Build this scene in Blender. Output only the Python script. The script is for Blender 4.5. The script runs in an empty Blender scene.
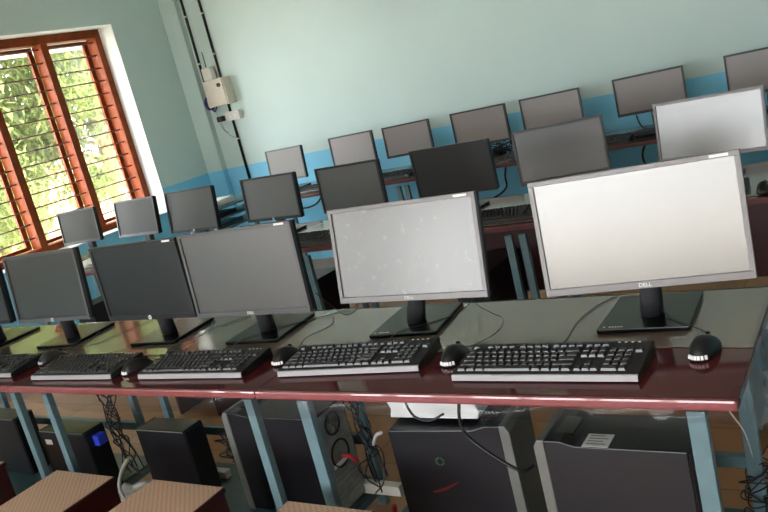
import bpy, bmesh, math, random
from mathutils import Vector, Matrix
random.seed(7)
PI = math.pi
COL = bpy.context.scene.collection

# ------------------------------------------------------------------ helpers
def lin(c):
    return tuple(((v/255)/12.92 if v/255 <= .04045 else ((v/255+.055)/1.055)**2.4) for v in c)

def mat(name, rgb, rough=.5, spec=.5, metal=0., var=0., vscale=8., bump=0., bscale=60., coat=0., ior=1.5):
    m = bpy.data.materials.new(name); m.use_nodes = True
    nt = m.node_tree; b = nt.nodes['Principled BSDF']
    c = lin(rgb) + (1,)
    b.inputs['Base Color'].default_value = c
    b.inputs['Roughness'].default_value = rough
    b.inputs['Specular IOR Level'].default_value = spec
    b.inputs['Metallic'].default_value = metal
    b.inputs['Coat Weight'].default_value = coat
    b.inputs['IOR'].default_value = ior
    if var or bump:
        tc = nt.nodes.new('ShaderNodeTexCoord')
    if var:
        n = nt.nodes.new('ShaderNodeTexNoise'); n.inputs['Scale'].default_value = vscale
        n.inputs['Detail'].default_value = 4
        nt.links.new(tc.outputs['Object'], n.inputs['Vector'])
        r = nt.nodes.new('ShaderNodeValToRGB')
        r.color_ramp.elements[0].position = .3; r.color_ramp.elements[1].position = .7
        r.color_ramp.elements[0].color = tuple(x*(1-var) for x in c[:3]) + (1,)
        r.color_ramp.elements[1].color = tuple(min(1, x*(1+var)) for x in c[:3]) + (1,)
        nt.links.new(n.outputs['Fac'], r.inputs['Fac']); nt.links.new(r.outputs['Color'], b.inputs['Base Color'])
    if bump:
        n = nt.nodes.new('ShaderNodeTexNoise'); n.inputs['Scale'].default_value = bscale
        nt.links.new(tc.outputs['Object'], n.inputs['Vector'])
        bp = nt.nodes.new('ShaderNodeBump'); bp.inputs['Strength'].default_value = bump; bp.inputs['Distance'].default_value = .01
        nt.links.new(n.outputs['Fac'], bp.inputs['Height']); nt.links.new(bp.outputs['Normal'], b.inputs['Normal'])
    return m

def wall_mat(name, up, low, band=.995):
    m = mat(name, up, .55, .3)
    nt = m.node_tree; b = nt.nodes['Principled BSDF']
    tc = nt.nodes.new('ShaderNodeTexCoord'); sp = nt.nodes.new('ShaderNodeSeparateXYZ')
    nt.links.new(tc.outputs['Object'], sp.inputs[0])
    n = nt.nodes.new('ShaderNodeTexNoise'); n.inputs['Scale'].default_value = 1.3; n.inputs['Detail'].default_value = 6
    nt.links.new(tc.outputs['Object'], n.inputs['Vector'])
    def ramp(c, v):
        r = nt.nodes.new('ShaderNodeValToRGB'); c = lin(c)
        r.color_ramp.elements[0].position = .3; r.color_ramp.elements[1].position = .7
        r.color_ramp.elements[0].color = tuple(x*(1-v) for x in c)+(1,); r.color_ramp.elements[1].color = tuple(min(1,x*(1+v)) for x in c)+(1,)
        nt.links.new(n.outputs['Fac'], r.inputs['Fac']); return r
    a = ramp(up, .035); d = ramp(low, .1)
    gt = nt.nodes.new('ShaderNodeMath'); gt.operation = 'GREATER_THAN'; gt.inputs[1].default_value = band
    nt.links.new(sp.outputs['Z'], gt.inputs[0])
    mx = nt.nodes.new('ShaderNodeMix'); mx.data_type = 'RGBA'
    nt.links.new(gt.outputs[0], mx.inputs['Factor']); nt.links.new(d.outputs['Color'], mx.inputs['A']); nt.links.new(a.outputs['Color'], mx.inputs['B'])
    nt.links.new(mx.outputs['Result'], b.inputs['Base Color'])
    return m

def film_mat(name, rgb, transp, rough=.06, bump=0.):
    """thin clear film: partly lets light through, partly glossy"""
    m = bpy.data.materials.new(name); m.use_nodes = True; nt = m.node_tree
    b = nt.nodes['Principled BSDF']; out = nt.nodes['Material Output']
    b.inputs['Base Color'].default_value = lin(rgb)+(1,); b.inputs['Roughness'].default_value = rough
    b.inputs['IOR'].default_value = 1.55
    t = nt.nodes.new('ShaderNodeBsdfTransparent'); mx = nt.nodes.new('ShaderNodeMixShader')
    mx.inputs[0].default_value = transp
    nt.links.new(b.outputs[0], mx.inputs[1]); nt.links.new(t.outputs[0], mx.inputs[2]); nt.links.new(mx.outputs[0], out.inputs[0])
    return m

class MB:
    def __init__(s): s.bm = bmesh.new()
    def box(s, x0, x1, y0, y1, z0, z1, M=None, bev=0.):
        n0 = len(s.bm.verts)
        t = bmesh.new(); bmesh.ops.create_cube(t, size=1)
        for v in t.verts:
            v.co = Vector((x0+(v.co.x+.5)*(x1-x0), y0+(v.co.y+.5)*(y1-y0), z0+(v.co.z+.5)*(z1-z0)))
        if bev: bmesh.ops.bevel(t, geom=t.edges[:], offset=bev, segments=2, affect='EDGES', profile=.6)
        if M is not None: bmesh.ops.transform(t, matrix=M, verts=t.verts)
        s._add(t); return s
    def _add(s, t):
        vm = {}
        for v in t.verts: vm[v] = s.bm.verts.new(v.co)
        for f in t.faces:
            nf = s.bm.faces.new([vm[v] for v in f.verts]); nf.smooth = f.smooth
        t.free()
    def prism(s, pts, axis, a0, a1, M=None, bev=0.):
        """extrude a 2-D outline. axis 'x': pts=(y,z); 'y': pts=(x,z); 'z': pts=(x,y)"""
        t = bmesh.new()
        def P(p, a): return {'x': (a, p[0], p[1]), 'y': (p[0], a, p[1]), 'z': (p[0], p[1], a)}[axis]
        A = [t.verts.new(P(p, a0)) for p in pts]; B = [t.verts.new(P(p, a1)) for p in pts]
        n = len(pts)
        t.faces.new(A); t.faces.new(B[::-1])
        for i in range(n): t.faces.new((A[i], B[i], B[(i+1) % n], A[(i+1) % n]))
        bmesh.ops.recalc_face_normals(t, faces=t.faces)
        if bev: bmesh.ops.bevel(t, geom=t.edges[:], offset=bev, segments=2, affect='EDGES', profile=.6)
        if M is not None: bmesh.ops.transform(t, matrix=M, verts=t.verts)
        s._add(t); return s
    def cyl(s, p0, p1, r0, r1=None, n=12, cap=True):
        r1 = r0 if r1 is None else r1
        p0, p1 = Vector(p0), Vector(p1); d = (p1-p0); L = d.length
        if L < 1e-6: return s
        t = bmesh.new(); bmesh.ops.create_cone(t, cap_ends=cap, segments=n, radius1=r0, radius2=r1, depth=L)
        for f in t.faces: f.smooth = len(f.verts) == 4
        M = Matrix.Translation((p0+p1)/2) @ d.to_track_quat('Z', 'Y').to_matrix().to_4x4()
        bmesh.ops.transform(t, matrix=M, verts=t.verts); s._add(t); return s
    def tube(s, pts, r, n=6, sub=6):
        P = [Vector(p) for p in pts]
        if len(P) > 2:
            Q = []; E = [P[0]*2-P[1]]+P+[P[-1]*2-P[-2]]
            for i in range(1, len(E)-2):
                a, b, c, d = E[i-1:i+3]
                for k in range(sub):
                    u = k/sub
                    Q.append(.5*((2*b)+(c-a)*u+(2*a-5*b+4*c-d)*u*u+(3*b-a-3*c+d)*u**3))
            Q.append(P[-1]); P = Q
        rings = []; up = Vector((.13, .21, 1)).normalized()
        for i, p in enumerate(P):
            d = (P[min(i+1, len(P)-1)]-P[max(i-1, 0)])
            if d.length < 1e-9: d = Vector((0, 0, 1))
            d.normalize(); x = d.cross(up)
            if x.length < .05: x = d.cross(Vector((1, 0, 0)))
            x.normalize(); y = d.cross(x)
            rings.append([s.bm.verts.new(p+x*r*math.cos(2*PI*k/n)+y*r*math.sin(2*PI*k/n)) for k in range(n)])
        for a, b in zip(rings, rings[1:]):
            for k in range(n):
                f = s.bm.faces.new((a[k], a[(k+1) % n], b[(k+1) % n], b[k])); f.smooth = True
        s.bm.faces.new(rings[0][::-1]); s.bm.faces.new(rings[-1]); return s
    def grid(s, fn, nu, nv, thick=None):
        V = [[s.bm.verts.new(fn(i/nu, j/nv)) for j in range(nv+1)] for i in range(nu+1)]
        for i in range(nu):
            for j in range(nv):
                f = s.bm.faces.new((V[i][j], V[i+1][j], V[i+1][j+1], V[i][j+1])); f.smooth = True
        return s
    def ellipsoid(s, c, r, M=None, flat=False):
        t = bmesh.new(); bmesh.ops.create_uvsphere(t, u_segments=20, v_segments=12, radius=1)
        for v in t.verts:
            if flat and v.co.z < 0: v.co.z *= .12
            v.co = Vector((v.co.x*r[0], v.co.y*r[1], v.co.z*r[2]))+Vector(c)
        for f in t.faces: f.smooth = True
        if M is not None: bmesh.ops.transform(t, matrix=M, verts=t.verts)
        s._add(t); return s
    def build(s, name, m, parent=None, loc=None, solid=0.):
        bmesh.ops.recalc_face_normals(s.bm, faces=s.bm.faces) if not solid else None
        me = bpy.data.meshes.new(name); s.bm.to_mesh(me); s.bm.free()
        for x in (m if isinstance(m, (list, tuple)) else [m]): me.materials.append(x)
        o = bpy.data.objects.new(name, me); COL.objects.link(o)
        if parent is not None: o.parent = parent
        if loc is not None: o.location = loc
        if solid:
            md = o.modifiers.new('solid', 'SOLIDIFY'); md.thickness = solid; md.offset = 0
        return o

def thing(name, label, cat, loc=(0, 0, 0), rz=0., group=None):
    o = bpy.data.objects.new(name, None); COL.objects.link(o); o.empty_display_size = .05
    o.location = loc; o.rotation_euler = (0, 0, rz); tag(o, label, cat, group); return o
def tag(o, label, cat, group=None, kind=None):
    o['label'] = label; o['category'] = cat
    if group: o['group'] = group
    if kind: o['kind'] = kind
    return o
def struct(name, mb, m, label=None, cat=None):
    o = mb.build(name, m); o['kind'] = 'structure'
    if label: o['label'] = label; o['category'] = cat
    return o
def text_mesh(name, body, size, m, parent, M, ext=.0004):
    cu = bpy.data.curves.new(name, 'FONT'); cu.body = body; cu.size = size; cu.extrude = ext
    cu.align_x = 'CENTER'; cu.align_y = 'CENTER'
    t = bpy.data.objects.new('tmp', cu); COL.objects.link(t)
    dg = bpy.context.evaluated_depsgraph_get()
    me = bpy.data.meshes.new_from_object(t.evaluated_get(dg)); bpy.data.objects.remove(t)
    me.materials.clear(); me.materials.append(m); me.transform(M)
    o = bpy.data.objects.new(name, me); COL.objects.link(o); o.parent = parent; return o

# ------------------------------------------------------------------ materials
M_WALL = wall_mat('mint_wall_blue_dado', (200, 220, 217), (134, 210, 242))
M_WALLL = M_WALL
M_REVEAL = mat('white_reveal_paint', (225, 232, 230), .6, .3)
M_CEIL = mat('ceiling_white', (225, 228, 224), .8, .2)
M_WOOD = mat('orange_stained_timber', (126, 58, 24), .5, .15, var=.18, vscale=14)
M_BAR = mat('window_bar_paint', (96, 62, 52), .5, .5)
M_LAM = mat('maroon_laminate', (84, 30, 33), .10, .5, var=.12, vscale=5)
M_EDGE = mat('rose_edge_band', (134, 66, 70), .3, .5, var=.06, coat=.8, bump=.25, bscale=9)
M_SHEET = mat('grey_vinyl_sheet', (118, 106, 99), .10, 1.0, var=.08, vscale=3, ior=1.6)
M_EDGE2 = mat('brown_edge_band', (96, 52, 52), .4, .4, var=.1)
M_STEEL = mat('teal_grey_steel_paint', (98, 124, 132), .42, .5, var=.08, vscale=20)
M_STEELD = mat('teal_shelf_paint', (60, 92, 96), .35, .5, var=.15, vscale=9)
M_BLK = mat('black_plastic', (20, 20, 22), .42, .5)
M_BLKG = mat('satin_black_plastic', (15, 20, 18), .26, .35)
M_NECK = mat('stand_neck_plastic', (58, 57, 60), .3, .6)
M_CASE = mat('black_tower_steel', (27, 25, 30), .38, .5, var=.08, vscale=12)
M_GREYP = mat('grey_front_plastic', (112, 112, 108), .45, .5)
M_ZINC = mat('zinc_rear_panel', (150, 154, 152), .4, .5, metal=.3, var=.2, vscale=30)
M_SILV = mat('silver_plastic_trim', (214, 212, 214), .3, .5)
M_BEVEL = mat('bevel_reflection_grey', (158, 155, 158), .4, .4)  # light grey stands in for the reflection on the bevel
M_WHT = mat('white_print', (238, 238, 236), .4, .4)
M_WPL = mat('white_plastic', (226, 226, 218), .45, .4, var=.03)
M_CREAM = mat('cream_box_enamel', (206, 200, 184), .5, .4, var=.06)
M_KEY2 = mat('matt_black_key_plastic', (26, 26, 27), .5, .35)  # darker, rougher keys for the far keyboards
M_KEY = mat('key_top_reflection_grey', (48, 48, 50), .3, .6)  # grey includes the light reflected off the front-row key tops
M_CORD = mat('black_cord', (16, 16, 18), .4, .5)
M_BLUEC = mat('blue_cable', (30, 44, 128), .4, .5)
M_REDC = mat('red_cable', (190, 30, 38), .4, .5)
M_STOOLT = mat('tan_laminate', (198, 168, 146), .5, .4)
M_STOOLS = mat('dark_maroon_board', (62, 22, 22), .3, .5, var=.15, vscale=5)
M_FOAM = mat('polystyrene_foam', (246, 246, 244), .8, .2, bump=.3, bscale=200)
M_PAPER = mat('paper', (228, 226, 224), .7, .2, var=.08, vscale=20)
M_FLOOR = mat('tan_floor', (176, 134, 98), .38, .5, var=.1, vscale=3)
M_FILM = film_mat('clear_plastic_film', (60, 60, 64), .80, .06)
M_GLASS = film_mat('window_glass', (150, 154, 140), .80, .1)
M_GRN = mat('green_emblem', (58, 92, 60), .4, .5)
M_RED = mat('red_emblem', (112, 26, 32), .4, .5)
M_BLUE = mat('blue_plug_plastic', (60, 80, 230), .35, .5)
M_BARK = mat('tree_bark', (150, 128, 104), .8, .2, var=.25)
M_GROUND = mat('pale_ground', (226, 214, 196), .9, .1, var=.1)
M_TANB = mat('tan_building', (214, 176, 148), .9, .1, var=.06)

# weave on the stool tops
def weave():
    nt = M_STOOLT.node_tree; b = nt.nodes['Principled BSDF']
    tc = nt.nodes.new('ShaderNodeTexCoord'); ck = nt.nodes.new('ShaderNodeTexChecker'); ck.inputs['Scale'].default_value = 95
    ck.inputs['Color1'].default_value = lin((206, 176, 154))+(1,); ck.inputs['Color2'].default_value = lin((186, 154, 132))+(1,)
    nt.links.new(tc.outputs['Object'], ck.inputs['Vector']); nt.links.new(ck.outputs['Color'], b.inputs['Base Color'])
weave()
def tiles():
    nt = M_FLOOR.node_tree; b = nt.nodes['Principled BSDF']
    tc = nt.nodes.new('ShaderNodeTexCoord'); br = nt.nodes.new('ShaderNodeTexBrick')
    br.offset = 0; br.inputs['Scale'].default_value = 1; br.inputs['Brick Width'].default_value = .4; br.inputs['Row Height'].default_value = .4
    br.inputs['Mortar Size'].default_value = .004
    br.inputs['Color1'].default_value = lin((182, 138, 100))+(1,); br.inputs['Color2'].default_value = lin((170, 128, 92))+(1,)
    br.inputs['Mortar'].default_value = lin((142, 108, 82))+(1,)
    nt.links.new(tc.outputs['Object'], br.inputs['Vector']); nt.links.new(br.outputs['Color'], b.inputs['Base Color'])
tiles()
def leaf_mat(name, rgb):
    m = mat(name, rgb, .5, .3, var=.35, vscale=2.5); nt = m.node_tree
    b = nt.nodes['Principled BSDF']; out = nt.nodes['Material Output']
    tr = nt.nodes.new('ShaderNodeBsdfTranslucent'); tr.inputs[0].default_value = lin((min(255, rgb[0]+20), min(255, rgb[1]+20), rgb[2]))+(1,)
    mx = nt.nodes.new('ShaderNodeMixShader'); mx.inputs[0].default_value = .6
    nt.links.new(b.outputs[0], mx.inputs[1]); nt.links.new(tr.outputs[0], mx.inputs[2]); nt.links.new(mx.outputs[0], out.inputs[0])
    return m
M_LEAF = leaf_mat('fresh_green_leaves', (138, 150, 104)); M_LEAF2 = leaf_mat('dusty_green_leaves', (128, 138, 116))

def screen_mat(name, rgb, rough, spec):
    m = mat(name, rgb, rough, spec, ior=1.6); nt = m.node_tree; b = nt.nodes['Principled BSDF']
    tc = nt.nodes.new('ShaderNodeTexCoord'); v = nt.nodes.new('ShaderNodeTexNoise'); v.inputs['Scale'].default_value = 38; v.inputs['Detail'].default_value = 2
    nt.links.new(tc.outputs['Object'], v.inputs['Vector'])
    r = nt.nodes.new('ShaderNodeMapRange'); r.inputs['From Min'].default_value = .62; r.inputs['From Max'].default_value = .75
    r.inputs['To Min'].default_value = rough; r.inputs['To Max'].default_value = min(1, rough+.05)
    nt.links.new(v.outputs['Fac'], r.inputs['Value']); nt.links.new(r.outputs['Result'], b.inputs['Roughness'])
    return m

# ------------------------------------------------------------------ room shell
XL, XR, YB, YR, ZC = -5.75, 3.2, 5.75, -3.6, 3.15
W1 = (2.66, 5.075, .775, 2.50)            # window in the left wall (y0, y1, z0, z1)
struct('floor', MB().box(XL-.3, XR+.3, YR-.3, YB+.3, -.1, 0), M_FLOOR, 'tan tiled floor seen under the desks', 'floor')
struct('ceiling', MB().box(XL-.3, XR+.3, YR-.3, YB+.3, ZC, ZC+.15), M_CEIL, 'white ceiling above the room, out of view', 'ceiling')
struct('wall_back', MB().box(XL-.3, XR+.3, YB, YB+.25, 0, ZC), M_WALL, 'mint green back wall with a bright blue lower band', 'wall')
struct('wall_right', MB().box(XR, XR+.25, YR, YB, 0, ZC), M_WALL, 'side wall opposite the window, out of view', 'wall')
def wall_open(mb, axis, a0, a1, t0, t1, ops):
    """slab along axis with rectangular openings (p0,p1,z0,z1)"""
    def bx(p0, p1, z0, z1):
        if p1-p0 < 1e-4 or z1-z0 < 1e-4: return
        if axis == 'y': mb.box(t0, t1, p0, p1, z0, z1)
        else: mb.box(p0, p1, t0, t1, z0, z1)
    cur = a0
    for (p0, p1, z0, z1) in sorted(ops):
        bx(cur, p0, 0, ZC); bx(p0, p1, 0, z0); bx(p0, p1, z1, ZC); cur = p1
    bx(cur, a1, 0, ZC); return mb
W2_ADDED = (-3.3, -2.2, .8, 2.5)  # unseen side-wall opening, added for reflections in the screens
struct('wall_left', wall_open(MB(), 'y', YR, YB, XL-.28, XL, [W1, W2_ADDED]), M_WALLL, 'shaded mint green side wall with blue band holding the barred window', 'wall')
W3 = (-5.4, -4.15, .25, 2.5); W4 = (-3.9, .75, .25, 2.5)
struct('wall_rear', wall_open(MB(), 'x', XL-.28, XR+.25, YR-.25, YR, [W3, W4]), M_WALL, 'wall behind the photographer, out of view', 'wall')
struct('trim_1', MB().box(XL, -5.545, 5.69, YB, 0, ZC), M_WALL, 'narrow corner pilaster where back and side walls meet', 'pilaster')
# white painted reveal lining of the window
rv = MB()
rv.box(XL-.28, XL+.002, W1[1]-.004, W1[1]+.0, W1[2], W1[3])
rv.box(XL-.28, XL+.012, W1[0], W1[1], W1[2]-.0, W1[2]+.006)
rv.box(XL-.28, XL+.002, W1[0], W1[1], W1[3]-.004, W1[3])
struct('trim_2', rv, M_REVEAL, 'white painted reveal and sill around the barred window', 'window reveal')
struct('sunshade_slab', MB().box(-6.62, -6.03, 2.3, 5.5, 2.435, 2.53), M_REVEAL, 'pale concrete sunshade slab outside above the window', 'sunshade')

def timber_window(name, axis, w, xin, sgn, pitch, label, bars=True):
    """barred timber window; xin = plane of the inner face, sgn = direction outwards"""
    root = bpy.data.objects.new(name, None); COL.objects.link(root); root['kind'] = 'structure'; root['label'] = label; root['category'] = 'window'
    y0, y1, z0, z1 = w; z0 += .006
    def bx(mb, p0, p1, d0, d1, a, b):
        d = sorted((xin+sgn*d0, xin+sgn*d1))
        return mb.box(d[0], d[1], p0, p1, a, b, bev=.003) if axis == 'y' else mb.box(p0, p1, d[0], d[1], a, b, bev=.003)
    fw = .065; D = .125
    f = MB(); bx(f, y0, y1-.004, 0, D, z1-fw-.01, z1-.004); bx(f, y0, y1-.004, 0, D, z0, z0+fw-.01)
    bx(f, y0, y0+fw, 0, D, z0+fw-.01, z1-fw-.01); bx(f, y1-fw-.004, y1-.004, 0, D, z0+fw-.01, z1-fw-.01)
    f.build('window_frame', M_WOOD, root)
    n = round((y1-y0)/pitch); st = (y1-y0)/n
    for i in range(1, n):
        c = y0+st*i; bx(MB(), c-.034, c+.034, 0, D, z0+fw-.01, z1-fw-.01).build('mullion', M_WOOD, root)
    for i in range(n):                     # narrow casement behind each light, and its pane
        a = y0+st*i+(.061 if i == 0 else .034); b = y0+st*(i+1)-(.065 if i == n-1 else .034)
        lo, hi = z0+fw-.01, z1-fw-.01; s = MB()
        bx(s, a, a+.018, D-.03, D+.02, lo, hi); bx(s, b-.045, b, D+.002, D+.03, lo, hi)
        bx(s, a+.018, b-.045, D+.002, D+.03, lo, lo+.03); bx(s, a+.018, b-.045, D+.002, D+.03, hi-.035, hi)
        so = s.build('sash', M_WOOD, root)
        bx(MB(), a+.018, b-.045, D+.014, D+.016, lo+.03, hi-.035).build('pane', M_GLASS, so)
    if bars:
        z = z1-fw-.045
        while z > z0+fw+.02:
            b = MB(); c = xin+sgn*.045
            b.cyl((c, y0+.03, z), (c, y1-.03, z), .0062, n=8) if axis == 'y' else b.cyl((y0+.03, c, z), (y1-.03, c, z), .0062, n=8)
            b.build('grille_bar', M_BAR, root); z -= .1125
    return root
timber_window('window_1', 'y', W1, -5.93, -1, .60, 'orange timber window with horizontal iron bars in the side wall')
timber_window('window_2', 'y', W2_ADDED, -5.93, -1, .65, 'unseen timber window added to the side wall for screen reflections', bars=False)
timber_window('window_3', 'x', W3, YR-.18+.05, -1, .65, 'timber window behind the photographer', bars=False)
timber_window('window_4', 'x', W4, YR-.18+.05, -1, .65, 'second timber window behind the photographer', bars=False)

# ------------------------------------------------------------------ outdoors
struct('ground', MB().box(-60, 40, -40, 60, -.5, -.4), M_GROUND, 'pale sunlit ground outside the window', 'ground')
bw = MB(); bw.box(-17.4, -17, 9.2, 14.4, -.4, 1.15); bw.box(-17.5, -16.9, 9.1, 14.5, 1.15, 1.25)
tag(bw.build('compound_wall', M_TANB), 'tan boundary wall seen low through the window bars', 'wall')
def tree(label, x, y, h, rx, ry, z0, z1, nleaf, m, seed, lean=0):
    rnd = random.Random(seed)
    t = thing('tree', label, 'tree', (x, y, -.4), 0, 'trees outside the window')
    tb = MB(); top = Vector((lean, .2, h))
    tb.tube([(0, 0, -.02), (lean*.3, .05, h*.3), (lean*.6, .1, h*.65), tuple(top)], .11, n=8)
    for k in range(9):
        a = rnd.uniform(0, 2*PI); zz = h*rnd.uniform(.3, .85)
        d = Vector((math.cos(a)*rx*.8, math.sin(a)*ry*.8, rnd.uniform(.2, 1.)))
        o = Vector((lean*zz/h, .1, zz)); tb.tube([o, o+d*.5+Vector((0, 0, .15)), o+d], .035, n=6)
    tb.build('trunk', M_BARK, t)
    c = MB(); cl = [(rnd.uniform(-1, 1), rnd.uniform(-1, 1), rnd.uniform(0, 1), rnd.uniform(.35, .6)) for _ in range(46)]
    for i in range(nleaf):
        q = cl[i % len(cl)]
        p = Vector((q[0]*rx+rnd.gauss(0, .45)*q[3]*1.1, q[1]*ry+rnd.gauss(0, .45)*q[3]*1.1, z0+q[2]*(z1-z0)+rnd.gauss(0, .4)*q[3]))
        R = Matrix.Rotation(rnd.uniform(0, 6.28), 3, 'Z') @ Matrix.Rotation(rnd.uniform(.2, 1.4), 3, 'X')
        l = rnd.uniform(.045, .085); w = l*.42
        vs = [c.bm.verts.new(p+R@Vector(v)) for v in ((0, -l, 0), (w, 0, .01), (0, l, 0), (-w, 0, .01))]
        c.bm.faces.new(vs)
    c.build('crown', m, t); return t
tree('fresh green tree with pale slanting trunk outside the middle panes', -10.6, 6.2, 4.6, 1.3, 1.3, 1.0, 5.2, 30000, M_LEAF, 3, -.5)
tree('dusty green tree filling the right-hand window pane', -11.2, 8.9, 5.0, 1.5, 1.5, 1.5, 5.4, 40000, M_LEAF2, 5)
tree('leafy green bush-like tree outside the leftmost window panes', -9.8, 4.4, 4.2, 1.2, 1.3, .4, 4.6, 22000, M_LEAF, 8)
tree('tall tree behind the others beyond the window', -15.0, 8.2, 6.0, 2.0, 2.4, 2.2, 6.6, 24000, M_LEAF2, 11)

# ------------------------------------------------------------------ desks
def desk(label, x0, x1, y0, y1, jl, jr, shelf=True, lw=.033, group=None, rail=.265, panel=False):
    t = thing('computer_desk', label, 'desk', (x0, y0, 0), 0, group); L = x1-x0; D = y1-y0
    MB().box(0, L, .004, D, .727, .75, bev=.0015).build('tabletop', M_LAM, t)
    MB().box(0, L, -.010, .0035, .726, .7505, bev=.0055).build('edge_band', M_EDGE if shelf else M_EDGE2, t)
    if panel: MB().box(.004, L-.004, D-.11, D-.10, .25, .689).build('modesty_panel', M_STOOLS, t)
    fr = MB(); fr.box(.02, L-.02, .20, .23, .69, .7265); fr.box(.02, L-.02, D-.075, D-.045, .69, .7265)
    fr.build('apron_frame', M_STEEL, t)
    for lx in (jl, L-jr-lw):
        for ly in (.055, D-.095):
            MB().box(lx, lx+lw, ly, ly+.026, 0, .69, bev=.002).build('leg', M_STEEL, t)
    MB().box(jl+lw, L-jr-lw, D-.085, D-.06, rail-.018, rail+.018).build('stretcher', M_STEEL, t)
    for lx in (jl, L-jr-lw):
        MB().box(lx+.008, lx+lw-.008, .081, D-.095, .055, .085).build('side_rail', M_STEEL, t)
    if shelf:
        s = MB(); s.box(jl+.004, L-jr-.004, .06, D-.06, .0855, .098, bev=.002)
        s.build('foot_shelf', M_STEELD, t)
    return t
Y1, Y2, Y3 = 1.565, 3.21, 4.96
g1, g2, g3 = 'desks of the front row', 'desks of the middle row', 'desks along the back wall'
desk('maroon-topped steel desk at the right-hand end of the front row', -1.647, -.333, Y1, 2.215, .089, .081, lw=.04, group=g1)
desk('maroon-topped front row desk above the tower with open wired back', -2.916, -1.648, Y1, 2.215, .086, .09, group=g1)
desk('maroon-topped front row desk above the two small black computers', -4.185, -2.917, Y1, 2.215, .087, .09, group=g1)
for l, a, b in (('middle row desk at the right edge of the photo', -1.535, -.27, ), ('middle row desk carrying the blackest screen and the grey one beside it', -2.805, -1.536), ('middle row desk between the window side and centre', -4.075, -2.806), ('middle row desk standing under the window', -5.345, -4.076)):
    desk(l, a, b, Y2, 3.86, .016, .02, lw=.034, shelf=False, group=g2, panel=a > -4)
for l, a, b in (('back wall desk under the rightmost two screens', -.63, .64), ('back wall desk below the screens right of centre', -1.9, -.631), ('back wall desk in the middle of the rear row', -3.17, -1.901), ('long back wall desk nearest the corner conduits', -4.72, -3.171)):
    desk(l, a, b, Y3, 5.61, .016, .02, lw=.034, shelf=False, group=g3)

# plastic sheets: rear part of each desk row
def sheet(name, label, x0, x1, ya, yb, z, group, drop=.0, wr=.002, seed=1):
    rnd = random.Random(seed); ph = [rnd.uniform(0, 6.28) for _ in range(6)]
    folds = [(rnd.uniform(x0, x1), rnd.uniform(-.9, .9), rnd.uniform(.5, 1)) for _ in range(int((x1-x0)*3))]
    def fn(u, v):
        x = x0+(x1-x0)*u; y = ya+(yb-ya)*v
        if v == 0: y += .004*math.sin(x*23+ph[0])+.003*math.sin(x*61+ph[1])
        h = 0
        for fx, sl, am in folds:
            d = (x-fx-(y-yb)*sl*1.4)/.012
            h += am*math.exp(-d*d)*max(0, (v-.35))/.65
        h = min(h, 1.2)*wr + .0003*math.sin(x*9+ph[2])*math.sin(y*13+ph[3])
        return (x, y, z+.0006+max(0, h))
    o = MB().grid(fn, int((x1-x0)*70), 34).build(name, M_SHEET)
    md = o.modifiers.new('solid', 'SOLIDIFY'); md.thickness = .0005; md.offset = 1
    return tag(o, label, 'plastic sheet', group)
gs = 'plastic sheets over the desks'
sheet('plastic_sheet', 'glossy grey plastic sheet spread over the rear of the front desks', -4.18, -.336, 1.822, 2.222, .7505, gs, seed=4)
sheet('plastic_sheet', 'glossy plastic sheet under the middle row keyboards', -5.34, -.275, 3.25, 3.865, .7505, gs, wr=.0012, seed=6)
sheet('plastic_sheet', 'glossy plastic sheet on the back wall desks', -4.71, .63, 5.0, 5.61, .7505, gs, wr=.001, seed=9)

# clear film hanging from the front edge and crumpled round the right end
def flap(u, v):
    x = -4.18+(4.18-.345)*u; z = .729-v*(.048+.012*math.sin(x*2.3)+.008*math.sin(x*7.1))
    y = Y1-.0125-.006*math.sin(v*PI)-(.004*math.sin(x*5+1)+.0035*math.sin(x*13+v*3)+.0025*math.sin(x*31+v*5))*(.15+v*1.6)
    return (x, y, z)
o = MB().grid(flap, 420, 8).build('plastic_film', M_FILM)
tag(o, 'clear plastic film hanging below the front edge of the front desks', 'plastic film')
def crump(u, v):
    y = 1.575+.60*u; z = .751-v*(.058+.022*math.sin(u*5+1))
    x = -.331+v*.028+.010*math.sin(u*17+v*6)*v+.007*math.sin(u*41+v*9)*v+.006*math.sin(v*14+u*7)*v
    return (x, y, z)
M_FILM2 = film_mat('bluish_film', (120, 134, 146), .45, .08)
o = MB().grid(crump, 90, 18).build('plastic_film', M_FILM2)
tag(o, 'crumpled clear plastic bunched round the right end of the desk', 'plastic film')

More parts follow.
